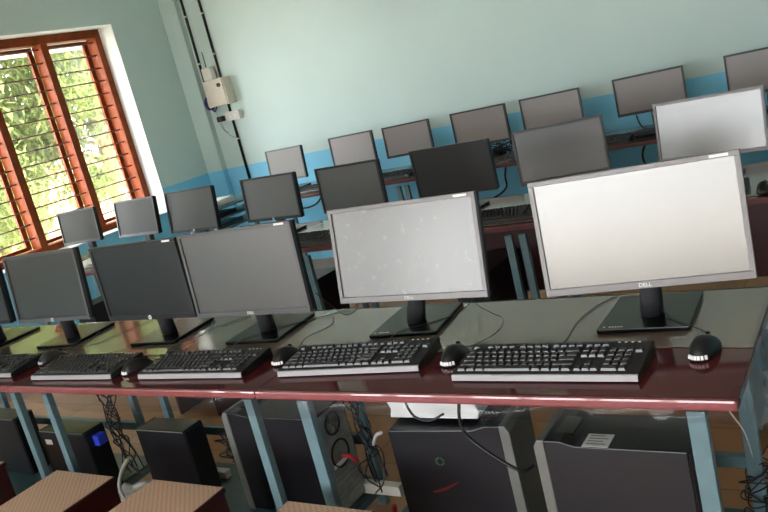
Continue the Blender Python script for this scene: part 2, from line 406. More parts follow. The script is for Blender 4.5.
# ------------------------------------------------------------------ monitors
def monitor(label, cx, cy, cz, yaw, tilt, W, H, scr, bez, logo=None, base=(0, .085), bw=.235, bd=.25, zt=.7515, sticker=False, neck='round', group=None, bezw=.013, byaw=None, cat='monitor'):
    t = thing('computer_monitor', label, cat, (cx+base[0], cy+base[1], zt), yaw if byaw is None else byaw, group)
    by = yaw if byaw is None else byaw
    P = (Matrix.Translation((cx, cy, cz)) @ Matrix.Rotation(yaw, 4, 'Z') @ Matrix.Rotation(-tilt, 4, 'X'))
    inv = (Matrix.Translation((cx+base[0], cy+base[1], zt)) @ Matrix.Rotation(by, 4, 'Z')).inverted()
    Q = inv @ P
    w, h = W/2, H/2; b = bezw; bb = bezw*1.45
    ca = MB(); ca.box(-w+.002, w-.002, .006, .030, -h+.002, h-.002, Q, bev=.004); ca.box(-w*.6, w*.6, .028, .050, -h*.65, h*.6, Q, bev=.008)
    ca.build('rear_casing', M_BLK, t)
    f = MB(); f.box(-w, w, -.004, .012, h-b, h, Q, bev=.0015); f.box(-w, w, -.004, .012, -h, -h+bb, Q, bev=.0015)
    f.box(-w, -w+b, -.004, .012, -h+bb, h-b, Q, bev=.0012); f.box(w-b, w, -.004, .012, -h+bb, h-b, Q, bev=.0012)
    fo = f.build('bezel', bez, t)
    MB().box(-w+b-.001, w-b+.001, .0015, .0075, -h+bb-.001, h-b+.001, Q).build('screen', scr, t)
    LM = lambda x, z: Q @ Matrix.Translation((x, -.0048, z)) @ Matrix.Rotation(PI/2, 4, 'X')
    if logo == 'DELL': text_mesh('logo', 'DELL', .0145, M_WHT, fo, LM(0, -h+bb*.5), .0008)
    elif logo == 'hp':
        MB().cyl(LM(0, 0) @ Vector((0, -h+bb*.5, 0)), LM(0, 0) @ Vector((0, -h+bb*.5, .0015)), bb*.46, n=20).build('logo', M_WHT, fo)
        text_mesh('logo_letters', 'hp', .012, M_BLK, fo, Q @ Matrix.Translation((0, -.0068, -h+bb*.55)) @ Matrix.Rotation(PI/2, 4, 'X'), .0003)
    if sticker: MB().box(w-b-.055, w-b-.012, -.0047, -.004, h-b*.8, h-b*.25, Q).build('sticker', M_WHT, fo)
    # stand
    top = Q @ Vector((0, .036, -h*.55)); zb = .014
    if neck == 'round':
        MB().cyl((.008, -.025, zb), (top.x+.008, top.y+.004, top.z), .030, .027, n=24).build('stand_neck', M_NECK, t)
    else:
        MB().prism([(-.03, zb), (.03, zb), (.024+top.x, top.z), (-.024+top.x, top.z)], 'y', -.02+0, .014, bev=.003).build('stand_neck', M_NECK, t)
    bo = MB().prism([(-bw/2, -bd*.5), (bw/2, -bd*.5), (bw*.48, bd*.5), (-bw*.48, bd*.5)], 'z', .001, .014, bev=.003).build('base', M_BLKG, t)
    return t, bo

BEZ_S = mat('silver_grey_bezel', (122, 118, 120), .36, .6)
BEZ_M = mat('mid_grey_bezel', (84, 82, 84), .36, .6)
BEZ_D = mat('dark_bezel', (44, 42, 44), .36, .5)
S_A = screen_mat('screen_white_reflection_tone', (112, 109, 104), .22, .9)  # screen base colours carry reflected brightness, palest where windows would mirror
S_A2 = screen_mat('screen_pale_reflection_tone', (100, 98, 95), .26, .7)
S_G = screen_mat('matte_screen_midgrey', (86, 82, 78), .36, .9)
S_B = screen_mat('matte_screen_grey', (70, 66, 62), .32, .9)
S_C = screen_mat('matte_screen_dark', (54, 50, 45), .32, .7)
S_D = screen_mat('matte_screen_black', (34, 30, 28), .34, .5)
S_E = screen_mat('matte_screen_olive', (48, 50, 41), .4, .14)
S_F = screen_mat('matte_screen_beige', (98, 94, 84), .4, .45)
S_W = screen_mat('screen_warm_reflection_tone', (116, 105, 101), .36, .9)  # pinkish reflection of the floor put into the base colour
gf, gm, gb = 'monitors of the front row', 'monitors of the middle row', 'monitors along the back wall'
frontm = [
 ('F5', 'large silver-framed monitor with nearly white screen at the right of the front row', S_A, BEZ_S, 'DELL', True, (-.025, .085), .03),
 ('F4', 'silver-framed monitor with pale speckled screen, second from the right in front', S_A2, BEZ_S, 'DELL', True, (-.075, .10), .1),
 ('F3', 'silver-framed monitor with mid grey screen at the centre of the front row', S_B, BEZ_M, 'DELL', True, (-.01, .075), .04),
 ('F2', 'front row monitor with almost black screen and a round white logo', S_D, BEZ_D, 'hp', True, (-.01, .085), .06),
 ('F1', 'front row monitor with dark greenish screen standing before the window', S_C, BEZ_M, 'hp', False, (-.03, .085), .08),
]
MON = {'F5': [-0.591, 1.96, 1.019, 0.109, 0.104, 0.516, 0.311], 'F4': [-1.289, 1.96, 1.019, -0.026, 0.178, 0.53, 0.301], 'F3': [-1.963, 1.96, 1.001, 0.013, 0.052, 0.53, 0.314],
 'F2': [-2.494, 1.96, 1.001, -0.025, 0.026, 0.516, 0.306], 'F1': [-3.105, 1.96, 1.015, 0.022, 0.1, 0.495, 0.302],
 'M0': [-5.023, 3.58, 1.0, 0.058, 0.085, 0.399, 0.244], 'M1': [-4.394, 3.58, 1.0, -0.08, 0.148, 0.45, 0.251], 'M2': [-3.861, 3.58, 0.988, -0.055, 0.133, 0.46, 0.272],
 'M3': [-3.184, 3.58, 0.985, -0.102, 0.096, 0.462, 0.266], 'M4': [-2.597, 3.58, 0.975, -0.049, 0.041, 0.444, 0.26], 'M5': [-1.948, 3.58, 0.981, -0.079, 0.0, 0.473, 0.256],
 'M6': [-1.367, 3.58, 0.987, 0.201, 0.029, 0.425, 0.263], 'M7': [-0.704, 3.58, 0.992, -0.061, 0.13, 0.448, 0.262],
 'B1': [-4.464, 5.33, 0.977, -0.051, 0.077, 0.414, 0.276], 'B2': [-3.749, 5.33, 0.988, -0.012, 0.038, 0.43, 0.26], 'B3': [-3.221, 5.33, 0.993, 0.08, 0.057, 0.405, 0.244],
 'B4': [-2.598, 5.33, 0.983, 0.016, 0.015, 0.439, 0.266], 'B5': [-2.044, 5.33, 0.988, 0.062, 0.017, 0.429, 0.26], 'B6': [-1.373, 5.33, 0.999, 0.10, 0.0, 0.44, 0.25],
 'B7': [-0.688, 5.33, 1.0, 0.05, 0.02, 0.441, 0.26]}
for k, lab, s, bz, lg, st, bo, byaw in frontm:
    t, b = monitor(lab, *MON[k], s, bz, lg, bo, sticker=st, group=gf, byaw=byaw)
    if k in ('F5', 'F4'):      # small white inventory marks along the front of the base
        mk = MB()
        for i in range(7):
            if i == 1: continue
            x = -.102+i*.0075; mk.box(x, x+.005, -.113, -.1085, .0141, .0146)
        mk.build('inventory_marks', M_WHT, b)
# far left monitor of the front row, cut by the photo's edge
monitor('front row monitor cut off by the left edge of the photo', -3.685, 1.96, 1.015, .02, .08, .50, .30, S_C, BEZ_D, None, (-.02, .085), group=gf)
midm = [
 ('M0', 'small dark green-tinted monitor before the window, leftmost of the middle row', S_E, BEZ_D, None, 'flat'),
 ('M1', 'small monitor with olive grey screen in front of the window corner', S_E, BEZ_D, None, 'flat'),
 ('M2', 'middle row monitor with dark brown-grey screen and round white logo below the wall corner', S_C, BEZ_D, 'hp', 'flat'),
 ('M3', 'middle row monitor with grey screen and round logo below the wall conduits', S_G, BEZ_D, 'hp', 'round'),
 ('M4', 'middle row monitor with grey screen just above the pale front monitor', S_G, BEZ_D, None, 'round'),
 ('M5', 'middle row monitor with the blackest screen, tilted right of centre', S_D, BEZ_D, None, 'round'),
 ('M6', 'middle row monitor with dark grey gradient screen left of the white one', S_C, BEZ_D, None, 'round'),
 ('M7', 'middle row monitor with nearly white screen behind the big front one', S_A, BEZ_S, None, 'round'),
]
for k, lab, s, bz, lg, nk in midm:
    monitor(lab, *MON[k], s, bz, lg, (-.01, .07), bw=.2, bd=.18, neck=nk, group=gm, bezw=.012)
backm = [
 ('B1', 'back wall monitor with beige-grey screen nearest the room corner', S_F),
 ('B2', 'back wall monitor with grey-pink screen, second from the room corner', S_W),
 ('B3', 'back wall monitor with pinkish screen, third from the room corner', S_W),
 ('B4', 'back wall monitor with light pinkish screen above the blackest screen', S_W),
 ('B5', 'back wall monitor with pale grey screen partly behind the dark gradient one', S_W),
 ('B6', 'back wall monitor turned slightly, alone against the blue band', S_W),
 ('B7', 'back wall monitor cut off by the right edge of the photo', S_W),
]
for k, lab, s in backm:
    monitor(lab, *MON[k], s, BEZ_D, None, (0, .07), bw=.2, bd=.17, neck='round', group=gb, bezw=.012)

# ------------------------------------------------------------------ keyboards
ROWS = [  # y0, height, list of (x0, width) in key units along a 22.5-unit board
 (5.55, .8, [(0, 1)]+[(2+i, 1) for i in range(4)]+[(6.5+i, 1) for i in range(4)]+[(11+i, 1) for i in range(4)]+[(15.25+i, 1) for i in range(3)]),
 (4.2, 1, [(i, 1) for i in range(13)]+[(13, 2)]+[(15.25+i, 1) for i in range(3)]+[(18.5+i, 1) for i in range(4)]),
 (3.2, 1, [(0, 1.5)]+[(1.5+i, 1) for i in range(12)]+[(13.5, 1.5)]+[(15.25+i, 1) for i in range(3)]+[(18.5+i, 1) for i in range(3)]),
 (2.2, 1, [(0, 1.75)]+[(1.75+i, 1) for i in range(11)]+[(12.75, 2.25)]+[(18.5+i, 1) for i in range(3)]),
 (1.2, 1, [(0, 2.25)]+[(2.25+i, 1) for i in range(10)]+[(12.25, 2.75)]+[(16.25, 1)]+[(18.5+i, 1) for i in range(3)]),
 (.2, 1, [(0, 1.25), (1.25, 1.25), (2.5, 1.25), (3.75, 6.25), (10, 1.25), (11.25, 1.25), (12.5, 1.25), (13.75, 1.25)]+[(15.25+i, 1) for i in range(3)]+[(18.5, 2), (20.5, 1)]),
]
def keyboard(label, x, y, rz, W=.468, D=.165, trim=True, group=None, z=.7516, detail=True):
    t = thing('keyboard', label, 'keyboard', (x, y, z), rz, group)
    zf, zb = .016, .034
    MB().prism([(.004, 0.0), (D, 0.0), (D, zb-.004), (D-.006, zb), (.012, zf+.003), (.004, zf-.001)], 'x', -W/2, W/2, bev=.002).build('casing', M_BLK, t)
    MB().prism([(0, .002), (.0055, .001), (.0095, zf+.0015), (.004, zf)], 'x', -W/2+.002, W/2-.002).build('front_bevel', M_BEVEL if trim else M_BLK, t)  # bevel of the casing, its reflected light painted as pale grey
    ang = math.atan2(zb-zf-.003, D-.018)
    kb = MB(); u = (W-.022)/22.5; x0 = -W/2+.011
    uy = (D-.03)/6.5
    for ky, kh, ks in ROWS:
        if not detail:
            pass
        for kx, kw in ks:
            yy = .014+ky*uy; zz = zf+.0025+(yy-.012)*math.tan(ang)
            a, b2 = x0+kx*u+.0012, x0+(kx+kw)*u-.0012; c0, c1 = yy+.0012, yy+kh*uy-.0012
            i = .0026; hh = .0068
            p = [(a, c0, zz), (b2, c0, zz), (b2, c1, zz+.002), (a, c1, zz+.002)]
            q = [(a+i, c0+i*.7, zz+hh), (b2-i, c0+i*.7, zz+hh), (b2-i, c1-i*1.2, zz+hh+.0022), (a+i, c1-i*1.2, zz+hh+.0022)]
            A = [kb.bm.verts.new(v) for v in p]; B = [kb.bm.verts.new(v) for v in q]
            kb.bm.faces.new(B)
            for n in range(4): kb.bm.faces.new((A[n], A[(n+1) % 4], B[(n+1) % 4], B[n]))
    kb.build('keycaps', M_KEY if detail else M_KEY2, t)
    if detail:
        m = MB()
        for i in range(4):
            xx = x0+(19+i*.8)*u; yy = D-.016; zz = zf+.003+(yy-.012)*math.tan(ang)+.0008
            m.box(xx, xx+.006, yy, yy+.004, zz, zz+.001)
        m.build('status_marks', M_WHT, t)
    return t
gk = 'keyboards of the front row'
keyboard('full black keyboard with reflection-toned front bevel under the nearly white screen', -.786, 1.632, .005, W=.478, group=gk)
keyboard('black keyboard with reflection-toned front bevel, set slightly askew below the speckled screen', -1.392, 1.668, .085, W=.478, group=gk)
keyboard('black keyboard with reflection-toned front bevel below the centre front monitor', -2.005, 1.632, .035, W=.47, group=gk)
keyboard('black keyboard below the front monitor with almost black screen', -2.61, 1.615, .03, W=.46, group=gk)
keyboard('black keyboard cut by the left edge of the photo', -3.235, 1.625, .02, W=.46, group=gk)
gk2 = 'keyboards of the middle row'
for l, x, y, a in (('keyboard on the middle desk in the gap between the two pale front monitors', -1.56, 3.275, .03), ('keyboard on the middle desk seen between the grey and the speckled front monitors', -2.72, 3.265, .02),
                   ('keyboard on the middle desk at the right edge of the photo', -.78, 3.27, .0)):
    keyboard(l, x, y, a, W=.45, trim=False, group=gk2, detail=False, z=.7522)
gk3 = 'keyboards on the back wall desks'
for l, x, y, a in (('keyboard on the back desk below the turned monitor at the blue band', -1.69, 5.02, .02), ('keyboard on the back desk below the third monitor from the corner', -3.32, 5.02, .0),
                   ('keyboard on the back desk beside the beige-grey corner monitor', -4.02, 5.03, .0)):
    keyboard(l, x, y, a, W=.45, trim=False, group=gk3, detail=False, z=.7522)

# ------------------------------------------------------------------ mice
def mouse(label, x, y, rz, cord, group, z=.7508, detail=True):
    t = thing('computer_mouse', label, 'mouse', (x, y, z), rz, group)
    b = MB(); tmp = bmesh.new(); bmesh.ops.create_uvsphere(tmp, u_segments=24, v_segments=14, radius=1)
    for v in tmp.verts:
        c = v.co; yy = c.y
        wid = .034*(1-.10*math.cos(yy*1.5))
        h = .041*(1-.18*yy-.22*max(0, yy)**2)
        v.co = Vector((math.copysign(abs(c.x)**.85, c.x)*wid, yy*.060, (c.z*h if c.z > 0 else c.z*.0)+.0008))
    for f in tmp.faces: f.smooth = True
    b._add(tmp); b.build('shell', M_BLK, t)
    MB().cyl((-.004, .034, .0285), (.004, .034, .0285), .0075, n=16).build('scroll_wheel', M_BLKG, t)
    if detail:
        m = MB()
        for i in range(6):
            a = -PI/2+(i-2.5)*.23; r = 1.0
            q = 1+.022*abs(i-2.5); px, py = math.cos(a)*.0335*q, math.sin(a)*.0605*q
            m.box(-.0030, .0030, -.0022, .0026, .005, .0145, Matrix.Translation((px, py, 0)) @ Matrix.Rotation(a+PI/2, 4, 'Z') @ Matrix.Rotation(-.25, 4, 'X'))
        m.build('logo_marks', M_WHT, t)
        MB().box(-.009, .009, .004, .0065, .0395, .0405).build('brand_mark', M_GREYP, t)
    c = MB(); Mi = (Matrix.Translation((x, y, z)) @ Matrix.Rotation(rz, 4, 'Z')).inverted()
    pts = [Mi @ Vector(p) for p in cord]; c.tube([Vector((0, .052, .010))]+pts, .0014); c.build('cord', M_CORD, t)
    return t
gmse = 'mice on the front desks'
mouse('black mouse with white marks beside the right end of the desk', -.436, 1.80, -.12, [(-.45, 1.90, .757), (-.50, 1.93, .768), (-.56, 1.99, .771), (-.60, 2.05, .80), (-.575, 2.12, .83)], gmse)
mouse('black mouse with looping cord between the two keyboards with reflection-toned bevels at right', -1.085, 1.775, .05, [(-1.06, 1.86, .757), (-1.03, 1.95, .757), (-1.06, 2.05, .757), (-1.12, 2.10, .758), (-1.20, 2.16, .775), (-1.22, 2.2, .85)], gmse)
mouse('black mouse near the silver base below the centre front monitor', -1.704, 1.785, .1, [(-1.71, 1.86, .757), (-1.74, 1.95, .757), (-1.71, 2.05, .757), (-1.78, 2.16, .757)], gmse)
mouse('black mouse lying between the keyboards under the blackish front screen', -2.334, 1.71, -.35, [(-2.30, 1.80, .757), (-2.34, 1.88, .757), (-2.30, 2.02, .757), (-2.4, 2.18, .757)], gmse)
mouse('black mouse beside the keyboard below the window-side front monitor', -2.962, 1.80, -.4, [(-2.93, 1.87, .757), (-2.94, 1.97, .757), (-3.02, 2.08, .757), (-3.05, 2.19, .757)], gmse)
mouse('black mouse on the middle desk at the right edge of the photo', -.485, 3.31, 0, [(-.47, 3.42, .757), (-.5, 3.6, .757), (-.52, 3.75, .757)], 'mice on the middle desks', detail=False)

# keyboard and monitor leads lying on the front desks
def cord(label, pts, r=.0013, m=M_CORD, group=None, name='cable'):
    o = MB().tube(pts, r).build(name, m); return tag(o, label, 'cable', group)
gc = 'leads lying on the front desks'
Z = .7550
cord('thin black lead running behind the keyboard under the nearly white screen', [(-.80, 1.80, Z+.018), (-.80, 1.88, Z), (-.81, 1.98, Z), (-.80, 2.10, Z), (-.75, 2.21, Z)], group=gc)
cord('thin black lead crossing the base of the speckled monitor', [(-1.36, 1.85, Z+.02), (-1.385, 1.90, Z+.004), (-1.36, 1.95, Z+.0125), (-1.28, 2.02, Z+.0125), (-1.22, 2.10, Z+.014), (-1.215, 2.20, Z+.04), (-1.26, 2.22, Z+.12)], group=gc)
cord('thin black lead crossing the base of the centre front monitor', [(-2.02, 1.81, Z+.02), (-2.03, 1.87, Z+.004), (-2.0, 1.93, Z+.0125), (-1.88, 2.05, Z+.0125), (-1.80, 2.14, Z+.004), (-1.72, 2.19, Z)], group=gc)
cord('black lead trailing behind the blackish front monitor', [(-2.62, 1.79, Z+.02), (-2.60, 1.88, Z), (-2.36, 1.97, Z), (-2.30, 2.08, Z), (-2.22, 2.2, Z)], group=gc)
cord('black lead curving behind the window-side front monitor', [(-3.2, 1.80, Z+.02), (-3.25, 1.86, Z), (-2.90, 1.93, Z), (-2.86, 2.05, Z), (-2.80, 2.2, Z)], group=gc)
cord('black power lead looping behind the centre front monitor', [(-1.80, 2.12, Z+.1), (-1.76, 2.16, Z+.02), (-1.71, 2.15, Z), (-1.68, 2.18, Z+.02), (-1.74, 2.2, Z+.09)], .002, group=gc)

# ------------------------------------------------------------------ towers
def tower(label, x0, x1, y0, y1, z0, z1, face='L', rz=0., open_back=False, label_on=False, emblem=False, group=None):
    """tower lying along x, one side cover facing the viewer. face: end on which the front panel sits"""
    L, D, H = x1-x0, y1-y0, z1-z0
    t = thing('computer_tower', label, 'computer', ((x0+x1)/2, (y0+y1)/2, z0), rz, group)
    S = Matrix.Scale(-1 if face == 'R' else 1, 4, (1, 0, 0))
    a = -L/2; d = D/2
    b = MB(); b.prism([(a+.03, .006), (L/2, .006), (L/2, H-.012), (a+.115, H-.012), (a+.075, H), (a+.03, H)], 'y', -d, d, S, bev=.003)
    b.build('cabinet', M_CASE, t)
    f = MB(); f.prism([(a, .02), (a+.008, 0), (a+.031, 0), (a+.031, H+.002), (a+.012, H+.002), (a, H-.018)], 'y', -d-.003, d+.003, S, bev=.004)
    f.build('front_panel', M_GREYP, t)
    MB().box(a+.05, a+.10, -d*.5, d*.5, H-.010, H+.0012, S).build('top_vent', M_BLKG, t)
    r = MB(); e = L/2
    r.box(e-.002, e+.003, -d+.008, d-.008, .012, H-.022, S); ro = r.build('rear_panel', M_ZINC if open_back else M_CASE, t)
    if open_back:
        def ring(y, z, r0, r1, dd):
            m = MB()
            for k in range(24):
                p, q = 2*PI*k/24, 2*PI*(k+1)/24
                m.prism([(y+r0*math.cos(p), z+r0*math.sin(p)), (y+r1*math.cos(p), z+r1*math.sin(p)), (y+r1*math.cos(q), z+r1*math.sin(q)), (y+r0*math.cos(q), z+r0*math.sin(q))], 'x', e+.003, e+.003+dd, S)
            return m
        fan = ring(0, H-.075, .036, .042, .004).build('fan_ring', M_BLK, t)
        m = MB()
        for k in range(7):
            q = 2*PI*k/7; M0 = S @ Matrix.Translation((e+.004, 0, H-.075)) @ Matrix.Rotation(q, 4, 'X')
            m.box(-.001, .001, -.008, .008, .01, .034, M0 @ Matrix.Rotation(.5, 4, 'Z'))
        m.cyl(S @ Vector((e+.003, 0, H-.075)), S @ Vector((e+.008, 0, H-.075)), .013, n=14); m.build('fan_blades', M_GREYP, fan)
        ring(0, H-.19, .045, .052, .003).build('power_supply_grille', M_BLK, t)
        m = MB()
        for k in range(5): m.box(e+.003, e+.007, -d+.02, d-.03, .05+k*.021, .062+k*.021, S)
        m.build('slot_covers', M_ZINC, t)
        MB().box(e+.003, e+.006, -.05, .03, .172, .186, S).build('port_sticker', M_WHT, t)
    if label_on:
        m = MB(); m.box(a+.135, a+.205, -d+.004, -d+.07, H-.0122, H-.011, S); lo = m.build('paper_label', M_PAPER, t)
        k = MB()
        for i in range(4): k.box(a+.143, a+.195-.01*(i % 2), -d+.016+i*.014, -d+.020+i*.014, H-.0110, H-.0106, S)
        k.build('label_print', M_GREYP, lo)
    if emblem:
        m = MB()
        for k in range(20):
            p, q = 2*PI*k/20, 2*PI*(k+1)/20; r0, r1 = .010, .0145
            if k % 5 == 4: continue
            m.prism([(-.045+r0*math.cos(p), .288+r0*math.sin(p)), (-.045+r1*math.cos(p), .288+r1*math.sin(p)), (-.045+r1*math.cos(q), .288+r1*math.sin(q)), (-.045+r0*math.cos(q), .288+r0*math.sin(q))], 'y', -d-.001, -d+.001)
        m.build('round_emblem', M_GRN, t)
        MB().prism([(-.088, .180), (-.053, .188), (-.011, .210), (.001, .221), (-.038, .2035), (-.069, .192), (-.095, .184)], 'y', -d-.001, -d+.001).build('red_emblem', M_RED, t)
    return t
gt = 'large computer towers under the front desks'
tower('large black tower with a paper label on top, under the right end of the desk', -.918, -.515, 1.79, 1.975, .099, .50, 'L', label_on=True, group=gt)
tower('large black tower with green ring and red streak emblems on its side', -1.42, -1.023, 1.835, 2.02, .099, .503, 'R', rz=.09, emblem=True, group=gt)
tower('large black tower showing its zinc back with fan and cables', -2.18, -1.755, 1.87, 2.055, .099, .50, 'L', open_back=True, group=gt)
def slim(label, x0, x1, y0, y1, z0, z1, group, plug=False, mark=False):
    L, D, H = x1-x0, y1-y0, z1-z0
    t = thing('small_computer', label, 'computer', ((x0+x1)/2, (y0+y1)/2, z0), 0, group)
    MB().box(-L/2+.012, L/2-.006, -D/2, D/2, .004, H, bev=.004).build('cabinet', M_CASE, t)
    MB().box(-L/2, -L/2+.012, -D/2-.001, D/2+.001, 0, H+.001, bev=.003).build('front_panel', M_BLK, t)
    MB().box(L/2-.006, L/2, -D/2+.004, D/2-.004, .008, H-.006).build('rear_panel', M_BLK, t)
    MB().box(-L/2+.004, L/2-.01, -D/2-.0014, -D/2+.002, H-.006, H-.001).build('bright_edge', M_GREYP, t)
    if plug: MB().box(L/2, L/2+.035, -.02, .022, H-.075, H-.028, bev=.004).build('video_plug', M_BLUE, t)
    if mark: MB().box(-L/2+.03, -L/2+.075, -D/2-.002, -D/2, H-.065, H-.042).build('white_sticker', M_WHT, t)
    return t
gsm = 'small computers under the front desks'
slim('small black computer standing alone left of the large towers', -2.722, -2.435, 1.887, 1.99, .099, .40, gsm)
slim('small black computer with a bright blue plug and white sticker', -3.309, -2.985, 1.825, 1.93, .099, .40, gsm, True, True)
slim('small black computer at the left edge under the front desk', -3.97, -3.625, 1.905, 2.01, .099, .40, gsm)
gt2 = 'towers under the middle desks'
def tower2(label, x, y, rz=0.):
    t = thing('computer_tower', label, 'computer', (x, y, 0), rz, gt2)
    MB().box(-.09, .09, -.19, .21, .02, .50, bev=.004).build('cabinet', M_CASE, t)
    MB().box(-.09, .09, -.215, -.188, .02, .502, bev=.006).build('front_panel', M_BLK, t)
    for sx in (-1, 1): MB().box(sx*.07-.012, sx*.07+.012, -.17, .19, 0, .021).build('foot', M_BLK, t)
    return t
tower2('black tower under the middle desk, seen between the two pale front monitors', -1.83, 3.50)
tower2('black tower under the middle desk left of the speckled front monitor', -2.97, 3.46)
tower2('black tower under the window-side middle desk', -4.80, 3.46)

# white foam packing on the tower with emblems
t = thing('foam_packing', 'bright white foam packing block wedged under the desk on the black tower', 'packing', (-1.275, 1.93, .5075), .03)
pts = [(-.155, 0), (.15, 0), (.158, .02), (.15, .045), (.158, .07), (.155, .12), (.155, .165), (-.15, .165), (-.155, .12), (-.145, .085), (-.158, .06), (-.146, .03)]
MB().prism(pts, 'y', -.055, .055, bev=.006).build('foam_block', M_FOAM, t)
MB().box(-.12, .12, -.058, -.054, .098, .104).build('tape_strip', M_GREYP, t)

# ------------------------------------------------------------------ box stools
def stool(label, x0, x1, yb, depth, z=.42, rz=0., group='box stools pushed under the front desks'):
    w = x1-x0
    t = thing('box_stool', label, 'stool', ((x0+x1)/2, yb-depth/2, 0), rz, group)
    MB().box(-w/2, w/2, -depth/2, depth/2, z-.018, z, bev=.004).build('rim', M_STOOLS, t)
    MB().box(-w/2+.005, w/2-.005, -depth/2+.005, depth/2-.005, z-.004, z+.0015).build('seat', M_STOOLT, t)
    for sx in (-1, 1): MB().box(sx*(w/2-.012)-.009, sx*(w/2-.012)+.009, -depth/2+.008, depth/2-.008, 0, z-.018).build('side_panel', M_STOOLS, t)
    MB().box(-w/2+.02, w/2-.02, depth/2-.026, depth/2-.010, .12, z-.018).build('back_panel', M_STOOLS, t)
    return t
stool('tan-topped maroon box stool, the left of the two whole tops in front', -2.755, -2.415, 1.535, .38)
stool('tan-topped maroon box stool, the right of the two whole tops in front', -2.225, -1.885, 1.545, .38)
stool('maroon box stool whose dark side shows at the bottom left edge', -3.53, -3.12, 1.55, .38)
stool('box stool whose tan corner just shows at the bottom centre', -1.60, -1.29, 1.515, .38)
stool('dark maroon box stool behind the front desk at the right edge', -.56, -.22, 3.06, .34, group='box stools of the middle row')
stool('dark maroon box stool behind the front desk above the small lone computer', -3.50, -3.18, 3.06, .34, group='box stools of the middle row')

# ------------------------------------------------------------------ cables under the desks
gu = 'tangled leads under the front desks'
def tangle(label, cx, cy, z0, z1, n, spread, seed, m=M_CORD, r=.0028, loops=3, zmin=.11):
    rnd = random.Random(seed); b = MB()
    for k in range(n):
        P = [(cx+rnd.uniform(-.02, .02), cy+rnd.uniform(-.02, .02), z1)]
        for i in range(loops*3):
            f = (i+1)/(loops*3)
            P.append((cx+rnd.uniform(-spread, spread), cy+rnd.uniform(-spread, spread)*.6, max(zmin, z1+(z0-z1)*f+rnd.uniform(-.04, .05))))
        b.tube(P, r*rnd.uniform(.8, 1.2), n=5, sub=7)
    return tag(b.build('cable_bundle', m), label, 'cables', gu)
tangle('tangled black leads hanging beside the open tower back', -1.655, 1.99, .18, .70, 6, .05, 3)
tangle('tangled black leads beside the blue video plug', -2.93, 1.95, .15, .70, 9, .05, 5)
tangle('knot of black leads at the foot of the right-hand desk leg', -.40, 2.12, .06, .28, 8, .085, 9, zmin=.02)
tangle('few black leads between the lone small computer and the open tower', -2.30, 2.0, .2, .34, 4, .07, 12)
cord('thick black lead swinging across the side of the emblem tower', [(-1.11, 1.80, .72), (-1.106, 1.775, .63), (-1.115, 1.77, .575), (-1.113, 1.768, .542), (-1.097, 1.768, .508), (-1.031, 1.768, .455), (-.962, 1.775, .412), (-.94, 1.81, .41)], .005, group=gu)
cord('black lead lying over the foam packing block', [(-1.31, 1.80, .72), (-1.306, 1.80, .61), (-1.298, 1.80, .574), (-1.28, 1.80, .55), (-1.237, 1.80, .541), (-1.19, 1.81, .56)], .004, group=gu)
cord('red lead dropping beside the emblem tower', [(-1.447, 1.80, .24), (-1.449, 1.79, .18), (-1.45, 1.80, .13), (-1.44, 1.84, .112)], .008, M_REDC, group=gu)
cord('short red lead plugged at the open tower back', [(-1.745, 1.96, .30), (-1.72, 1.965, .30), (-1.705, 1.97, .285), (-1.70, 1.98, .27)], .007, M_REDC, group=gu)
cord('grey lead curling from the desk leg to the emblem tower', [(-1.585, 1.95, .36), (-1.54, 1.90, .40), (-1.49, 1.86, .45), (-1.455, 1.84, .47)], .006, M_SILV, group=gu)
cord('curved white lead arching beside the tan stool', [(-2.70, 1.80, .32), (-2.76, 1.80, .27), (-2.81, 1.80, .21), (-2.83, 1.80, .16), (-2.815, 1.80, .112)], .008, M_WPL, group=gu)
cord('two thin clear strings hanging by the right desk leg', [(-.42, 1.72, .72), (-.405, 1.80, .60), (-.41, 1.95, .46), (-.43, 2.1, .30)], .002, M_SILV, group=gu)
# white trunking along the floor behind the towers
for lab, a, b, z in (('white trunking strip lying behind the open tower back', -1.99, -1.60, .13), ('white trunking strip seen behind the lone small computer', -2.66, -2.46, .12)):
    t = thing('cable_trunking', lab, 'trunking', (a, 2.04, z-.031), 0, 'white trunking strips under the front desks')
    MB().box(0, b-a, 0, .03, 0, .034, bev=.002).build('channel', M_WPL, t)
    MB().box(.0, b-a, -.002, .032, .034, .04, bev=.001).build('cover', M_WPL, t)
t = thing('paper_bundle', 'crumpled papers on the foot shelf by the lone small computer', 'papers', (-2.82, 1.86, .0995), .3)
for k in range(3):
    MB().grid(lambda u, v, k=k: (-.09+.18*u, -.06+.12*v, .003+.006*k+.02*abs(math.sin(u*5+k))*abs(math.sin(v*4+k*2))), 12, 8).build('sheet', M_PAPER, t, solid=.001)

# ------------------------------------------------------------------ wall fittings on the back wall
YW = YB
def conduit(label, x, z0, z1, clips):
    t = thing('conduit', label, 'conduit', (x, YW-.013, z0), 0, 'black conduits on the back wall')
    MB().cyl((0, 0, 0), (0, 0, z1-z0), .0125, n=12).build('pipe', M_BLK, t)
    for c in clips: MB().box(-.02, .02, -.015, .013, c-z0, c-z0+.014).build('clip', M_WPL, t)
conduit('black conduit nearest the corner, ending at the coiled blue cable', -5.497, 1.66, ZC, (2.44, 2.0))
conduit('long black conduit running behind the grey box down to the blue band', -5.283, .78, ZC, (2.42, 2.05, 1.25))
t = thing('meter_box', 'cream metal junction box with dark knob high on the back wall', 'junction box', (-5.305, YW-.0, 1.588), 0)
MB().box(-.115, .13, -.115, -.0005, 0, .245, bev=.004).build('box_body', M_CREAM, t)
MB().box(-.119, .118, -.123, -.1155, .004, .241, bev=.002).build('lid', M_CREAM, t)
MB().cyl((.075, -.123, .185), (.075, -.138, .185), .018, n=16).build('knob', M_BLK, t)
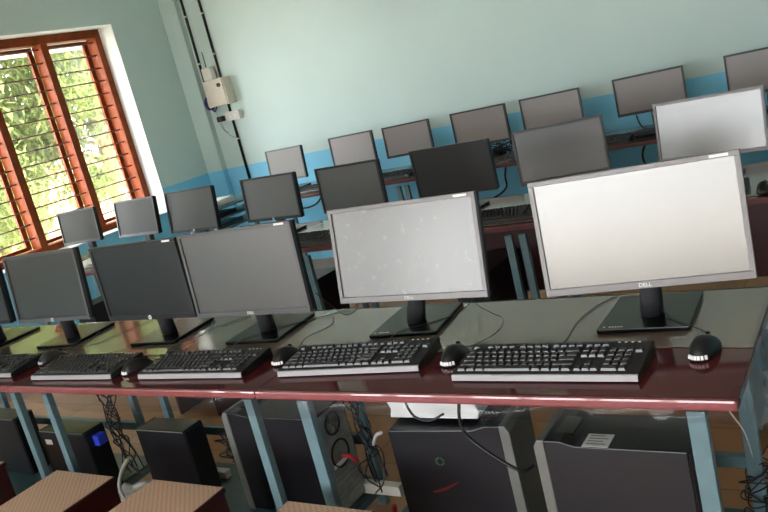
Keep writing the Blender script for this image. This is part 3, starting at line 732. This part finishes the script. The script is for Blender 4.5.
t = thing('wifi_router', 'small white router with two antennas on top of the cream box', 'router', (-5.365, YW-.06, 1.8335), 0)
MB().box(-.055, .055, -.04, .03, 0, .12, bev=.012).build('router_body', M_WPL, t)
for x in (-.05, .075):
    MB().cyl((x, .035, .02), (x, .035, .27), .006, .004, n=8).build('antenna', M_GREYP if x < 0 else M_WPL, t)
t = thing('switch_socket', 'white switch and socket plate with black plug below the cream box', 'socket', (-5.285, YW, 1.432), 0)
MB().box(-.07, .13, -.05, -.0005, 0, .085, bev=.004).build('plate', M_WPL, t)
for x in (.03, .085): MB().box(x-.012, x+.012, -.056, -.049, .025, .06, bev=.002).build('rocker_switch', M_WHT, t)
MB().box(-.11, -.045, -.105, -.051, .012, .062, bev=.006).build('plug', M_BLK, t)
b = MB(); P = []
for k in range(40):
    a = k*.62; P.append((-5.475+.052*math.cos(a)+.004*math.sin(k), YW-.03-.0008*k, 1.635+.062*math.sin(a)))
b.tube(P, .0045, n=5, sub=3); b.tube([(-5.497, YW-.02, 1.74), (-5.50, YW-.03, 1.68), (-5.49, YW-.03, 1.60), (-5.46, YW-.03, 1.55), (-5.40, YW-.04, 1.60), (-5.39, YW-.06, 1.62)], .006)
tag(b.build('coiled_cable', M_BLUEC), 'coiled blue network cable hanging beside the cream box', 'cable')
b = MB(); b.tube([(-5.40, YW-.07, 1.44), (-5.43, YW-.02, 1.38), (-5.37, YW-.01, 1.30), (-5.30, YW-.01, 1.27), (-5.27, YW-.01, 1.31), (-5.30, YW-.01, 1.35)], .0022)
b.tube([(-5.46, YW-.02, 1.55), (-5.44, YW-.01, 1.45), (-5.42, YW-.01, 1.36), (-5.38, YW-.01, 1.33)], .0018)
tag(b.build('thin_wire', M_GREYP), 'thin grey wire dangling in loops below the white socket', 'wire')
# cables on the wall and desk of the back row
gb2 = 'leads behind the back wall desks'
for lab, P in (('black lead curving down the blue wall between the blackest and gradient screens', [(-2.60, 5.635, .74), (-2.62, 5.69, .64), (-2.655, 5.70, .53), (-2.66, 5.7, .45), (-2.715, 5.7, .40), (-2.79, 5.7, .37)]),
               ('black lead curving down the blue wall below the turned back monitor', [(-1.53, 5.635, .72), (-1.555, 5.7, .62), (-1.583, 5.7, .553), (-1.586, 5.7, .495), (-1.56, 5.7, .44)]),
               ('black lead hanging under the desk by the corner monitor', [(-4.40, 5.635, .72), (-4.46, 5.69, .60), (-4.54, 5.7, .535), (-4.64, 5.7, .51), (-4.73, 5.7, .51)])):
    cord(lab, P, .008, group=gb2)
b = MB(); rnd = random.Random(4)
for k in range(6):
    b.tube([(-2.61+rnd.uniform(0, .19), 5.42+rnd.uniform(-.05, .1), .757+rnd.uniform(0, .09)) for _ in range(7)], .004, n=5)
tag(b.build('cable_bundle', M_CORD), 'tangle of thin leads on the back desk between two pinkish screens', 'cables', gb2)
b = MB(); b.tube([(-1.50, 5.40, .86), (-1.49, 5.41, .80), (-1.46, 5.40, .765), (-1.40, 5.36, .762), (-1.33, 5.30, .762)], .005)
tag(b.build('cable', M_CORD), 'black lead looping below the turned back monitor', 'cable', gb2)
t = thing('network_switch', 'small black box on the back desk below the turned monitor', 'network box', (-1.34, 5.06, .7522), 0)
MB().box(-.09, .09, -.05, .06, 0, .05, bev=.004).build('housing', M_BLK, t); MB().box(-.08, .08, -.053, -.05, .012, .03).build('port_row', M_BLKG, t)

# ------------------------------------------------------------------ side table with trays and papers in the corner
t = thing('side_table', 'pale metal side table with trays in the corner behind the middle row', 'table', (-5.04, 4.60, 0), 0)
for z, mm in ((.60, M_STEEL), (.69, M_STEEL), (.775, M_STEEL)):
    MB().box(0, .30, 0, .80, z, z+.014, bev=.002).build('shelf', mm, t)
for x in (.0, .28):
    for y in (0, .78): MB().box(x, x+.022, y, y+.022, 0, .775).build('leg', M_SILV, t)
for lab, x, y, z, w, d, h, mm, rz in (('white paper stack on top of the corner side table', -4.94, 4.85, .7895, .22, .30, .05, M_PAPER, .1), ('black tray on the upper shelf of the corner side table', -4.89, 4.78, .7045, .22, .30, .035, M_BLK, 0),
                                  ('grey tray on the lower shelf of the corner side table', -4.89, 4.80, .6145, .24, .34, .04, M_STEELD, 0)):
    o = MB().box(-w/2, w/2, -d/2, d/2, 0, h, bev=.003).build('paper_stack' if mm is M_PAPER else 'tray', mm); o.location = (x, y, z); o.rotation_euler.z = rz
    tag(o, lab, 'papers' if mm is M_PAPER else 'tray')
gp = 'papers on the middle desks'
for lab, x, y, rz, n in (('pinkish papers on the middle desk behind the gap between the dark front monitors', -4.78, 3.42, .3, 6),):
    t = thing('paper_bundle', lab, 'papers', (x, y, .7535), rz, gp)
    for k in range(n):
        MB().box(-.105, .105, -.14, .14, .002+k*.004, .0045+k*.004, Matrix.Rotation(rnd.uniform(-.3, .3), 4, 'Z')).build('sheet', M_PAPER, t)

# ------------------------------------------------------------------ camera
Rw = ((0.827, 0.509, -0.240), (-0.080, -0.316, -0.945), (-0.557, 0.801, -0.221))
r = Vector((0.8272, 0.5085, -0.2395)); fwd = Vector((-0.5564, 0.8011, -0.2208))
r.normalize(); fwd = (fwd - r*fwd.dot(r)).normalized(); up = r.cross(fwd)
M3 = Matrix((r, up, -fwd)).transposed()
cd = bpy.data.cameras.new('camera'); cam = bpy.data.objects.new('camera', cd); COL.objects.link(cam)
cam.matrix_world = Matrix.Translation((0, 0, 1.55)) @ M3.to_4x4()
cd.sensor_width = 36; cd.lens = 802.08/768*36; cd.clip_start = .05; cd.clip_end = 200
bpy.context.scene.camera = cam

# ------------------------------------------------------------------ light
w = bpy.data.worlds.new('world'); bpy.context.scene.world = w; w.use_nodes = True
bg = w.node_tree.nodes['Background']; bg.inputs[0].default_value = (.93, .97, 1.0, 1); bg.inputs[1].default_value = 11.0
sd = bpy.data.lights.new('sun', 'SUN'); sd.energy = 8; sd.angle = .02; sd.color = (1, .95, .86)
s = bpy.data.objects.new('sun', sd); COL.objects.link(s); s.rotation_euler = Vector((-.55, -.25, -.9)).to_track_quat('-Z', 'Y').to_euler()
nt = w.node_tree; tc = nt.nodes.new('ShaderNodeTexCoord'); sp = nt.nodes.new('ShaderNodeSeparateXYZ'); mr = nt.nodes.new('ShaderNodeMapRange')
nt.links.new(tc.outputs['Generated'], sp.inputs[0]); nt.links.new(sp.outputs['X'], mr.inputs['Value'])
mr.inputs['From Min'].default_value = -.9; mr.inputs['From Max'].default_value = .3; mr.inputs['To Min'].default_value = 26; mr.inputs['To Max'].default_value = 10
nt.links.new(mr.outputs['Result'], bg.inputs[1])
def portal(name, loc, rot, sx, sy):
    l = bpy.data.lights.new(name, 'AREA'); l.shape = 'RECTANGLE'; l.size = sx; l.size_y = sy; l.cycles.is_portal = True
    o = bpy.data.objects.new(name, l); COL.objects.link(o); o.location = loc; o.rotation_euler = rot
def pw(name, wn, side):
    a, b, c, d = wn
    if side == 'L': portal(name, (-6.08, (a+b)/2, (c+d)/2), (0, -PI/2, 0), d-c, b-a)
    else: portal(name, ((a+b)/2, YR-.28, (c+d)/2), (PI/2, 0, 0), b-a, d-c)
pw('daylight_portal_1', W1, 'L'); pw('daylight_portal_2', W2_ADDED, 'L'); pw('daylight_portal_3', W3, 'R'); pw('daylight_portal_4', W4, 'R')

sc = bpy.context.scene
sc.view_settings.view_transform = 'Standard'; sc.view_settings.look = 'None'; sc.view_settings.gamma = 1.0
sc.view_settings.use_curve_mapping = False; sc.view_settings.exposure = 0.38
sc.cycles.max_bounces = 10; sc.cycles.diffuse_bounces = 6; sc.cycles.glossy_bounces = 5; sc.cycles.transparent_max_bounces = 12
sc.cycles.caustics_reflective = False; sc.cycles.caustics_refractive = False
sc.cycles.sample_clamp_indirect = 8
